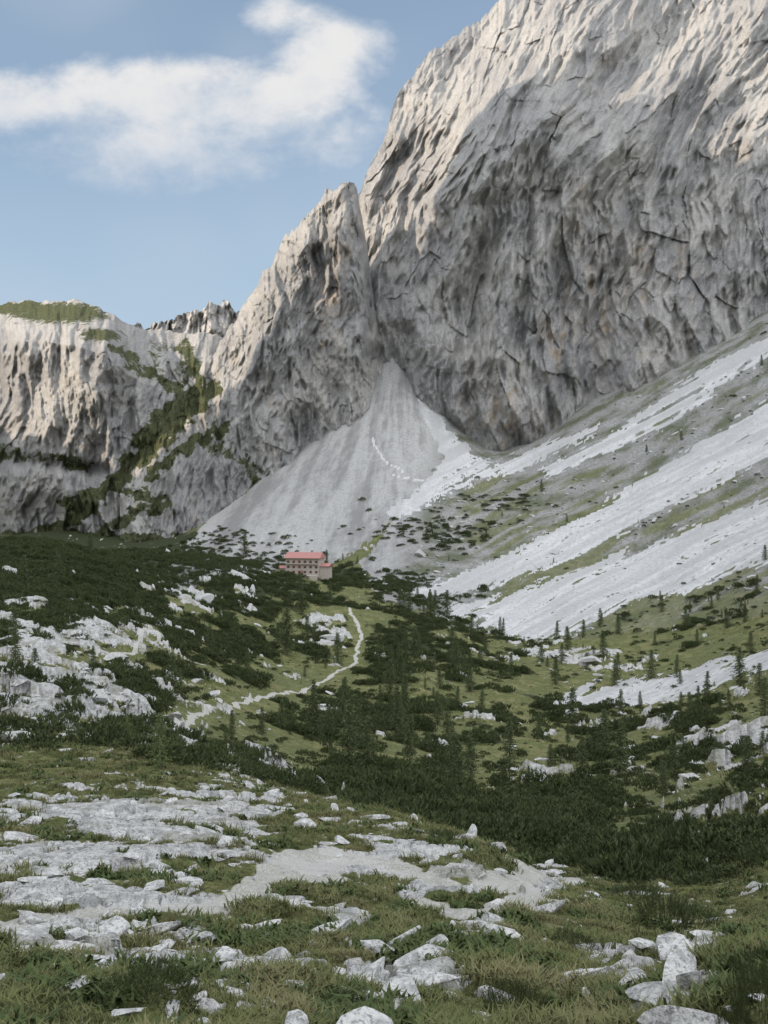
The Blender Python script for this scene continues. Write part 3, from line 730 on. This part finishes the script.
box('terrace',-9,9,-9.5,-4.51,-3,.3,M_wall); box('chimney',3,4,.5,1.5,9.5,12.4,M_wall); box('chimney_cap',2.85,4.15,.35,1.65,12.41,12.6,M_trim)
box('balcony',-8.5,8.5,-5.4,-4.52,5.6,5.72,M_trim); box('fascia',-9.7,9.7,-5.26,-5.21,8.45,8.85,M_trim); box('door',-.6,.6,-4.56,-4.5,.31,2.5,M_trim)
for fl,zz in enumerate((1.2,3.7,6.4)):
    for i in range(6):
        xx=-7.5+i*3.0
        box('window_%d_%d'%(fl,i),xx-.42,xx+.42,-4.54,-4.49,zz,zz+1.15,M_glass)
        for sgn in (-1,1): box('shutter_%d_%d_%d'%(fl,i,sgn),xx+sgn*.60-.16,xx+sgn*.60+.16,-4.57,-4.50,zz-.05,zz+1.2,M_shut)
    for i in range(3):
        yy=-3+i*3; box('side_window_%d_%d'%(fl,i),-9.04,-8.99,yy-.45,yy+.45,zz+2.4 if fl==0 else zz,zz+3.4 if fl==0 else zz+1.15,M_glass)
box('flag_pole',-11.06,-10.94,-8.06,-7.94,-2,8,M_trim)

# ------------------------------------------------------------------ world, sun, camera
EL=math.radians(22); AZ=math.radians(-110)
sd=Vector((math.sin(AZ)*math.cos(EL),math.cos(AZ)*math.cos(EL),math.sin(EL)))
w=bpy.data.worlds.new('World'); scene.world=w; w.use_nodes=True; t=NT(w.node_tree); t.n.clear()
wo=t.new('ShaderNodeOutputWorld'); bg=t.new('ShaderNodeBackground'); t.l.new(bg.outputs[0],wo.inputs[0]); bg.inputs[1].default_value=.15
sky=t.new('ShaderNodeTexSky'); sky.sky_type='NISHITA'; sky.sun_disc=False; sky.sun_elevation=EL; sky.sun_rotation=AZ%(2*math.pi); sky.altitude=1900; sky.air_density=1.2; sky.dust_density=1.5
tc=t.new('ShaderNodeTexCoord'); sx=t.new('ShaderNodeSeparateXYZ'); t.l.new(tc.outputs['Generated'],sx.inputs[0])
dx,dy,dz=sx.outputs
ys=t.m('MAXIMUM',dy,.05); A=t.m('DIVIDE',dx,ys); E=t.m('DIVIDE',dz,ys)
cv=t.new('ShaderNodeCombineXYZ'); t.l.new(A,cv.inputs[0]); t.l.new(t.m('MULTIPLY',E,1.4),cv.inputs[1])
f=None
for (a,b,ra,rb,wt) in [(320,64,88,66,1.0),(190,92,230,50,1.0),(-10,100,160,42,1.0),(285,18,60,30,.7),(200,140,260,60,.6)]:
    qx=t.m('DIVIDE',t.m('SUBTRACT',A,(a-384)/1000),ra/1000); qy=t.m('DIVIDE',t.m('SUBTRACT',E,(512-b)/1000),rb/1000)
    d=t.m('SUBTRACT',1.,t.m('ADD',t.m('MULTIPLY',qx,qx),t.m('MULTIPLY',qy,qy)))
    d=t.m('MULTIPLY',d,wt*.7); f=d if f is None else t.m('SMOOTH_MAX',f,d,.3)
f=t.m('MAXIMUM',f,-.8)
cn=t.noise(cv.outputs[0],7,7,.62,.1); cn2=t.noise(cv.outputs[0],3.2,2,.55,.3)
dens=t.m('ADD',f,t.m('MULTIPLY',t.m('SUBTRACT',cn,.5),1.7))
mask=t.m('MULTIPLY',t.ss(.05,.62,dens),.93)
veil=t.m('MULTIPLY',t.ss(.38,.75,cn2),.35)
mask=t.m('MULTIPLY',t.m('MAXIMUM',mask,veil),t.ss(.15,.3,dy))
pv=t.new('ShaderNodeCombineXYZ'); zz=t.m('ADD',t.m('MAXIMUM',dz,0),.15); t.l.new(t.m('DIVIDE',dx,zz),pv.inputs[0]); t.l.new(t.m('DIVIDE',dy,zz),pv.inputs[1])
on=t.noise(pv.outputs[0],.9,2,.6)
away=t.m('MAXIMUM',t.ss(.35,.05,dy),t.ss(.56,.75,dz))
om=t.m('MULTIPLY',t.m('MULTIPLY',t.ss(.25,.5,on),away),.9)  # bright cloud overhead and behind, out of view, added to lift ambient light
lowf=t.ss(.36,.45,t.m('ADD',E,t.m('MULTIPLY',t.m('SUBTRACT',cn,.5),.2)))
ccol=t.mix(t.m('MULTIPLY',t.ss(.1,.7,dens),t.m('ADD',.3,t.m('MULTIPLY',lowf,.7))),(3.7,4.2,4.9),(5.8,5.7,5.6))
haze=t.m('MULTIPLY',t.ss(.66,.10,E),.9)
c=t.mix(t.m('MAXIMUM',haze,.38),sky.outputs[0],(3.05,3.95,4.9))
c=t.mix(mask,c,ccol)
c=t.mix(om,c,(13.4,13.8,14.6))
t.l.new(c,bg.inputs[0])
L=bpy.data.lights.new('sun','SUN'); L.energy=5; L.angle=math.radians(.5); L.color=(1,.84,.66)
so=link(bpy.data.objects.new('sun',L)); so.rotation_euler=sd.to_track_quat('Z','Y').to_euler()
cam=bpy.data.cameras.new('camera'); co=link(bpy.data.objects.new('camera',cam)); co.rotation_euler=(math.radians(90),0,0)
cam.sensor_fit='VERTICAL'; cam.sensor_height=36; cam.lens=36*1000/1024; cam.clip_end=8000; cam.clip_start=.1
scene.camera=co
scene.view_settings.view_transform='Standard'; scene.view_settings.look='None'; scene.view_settings.exposure=0
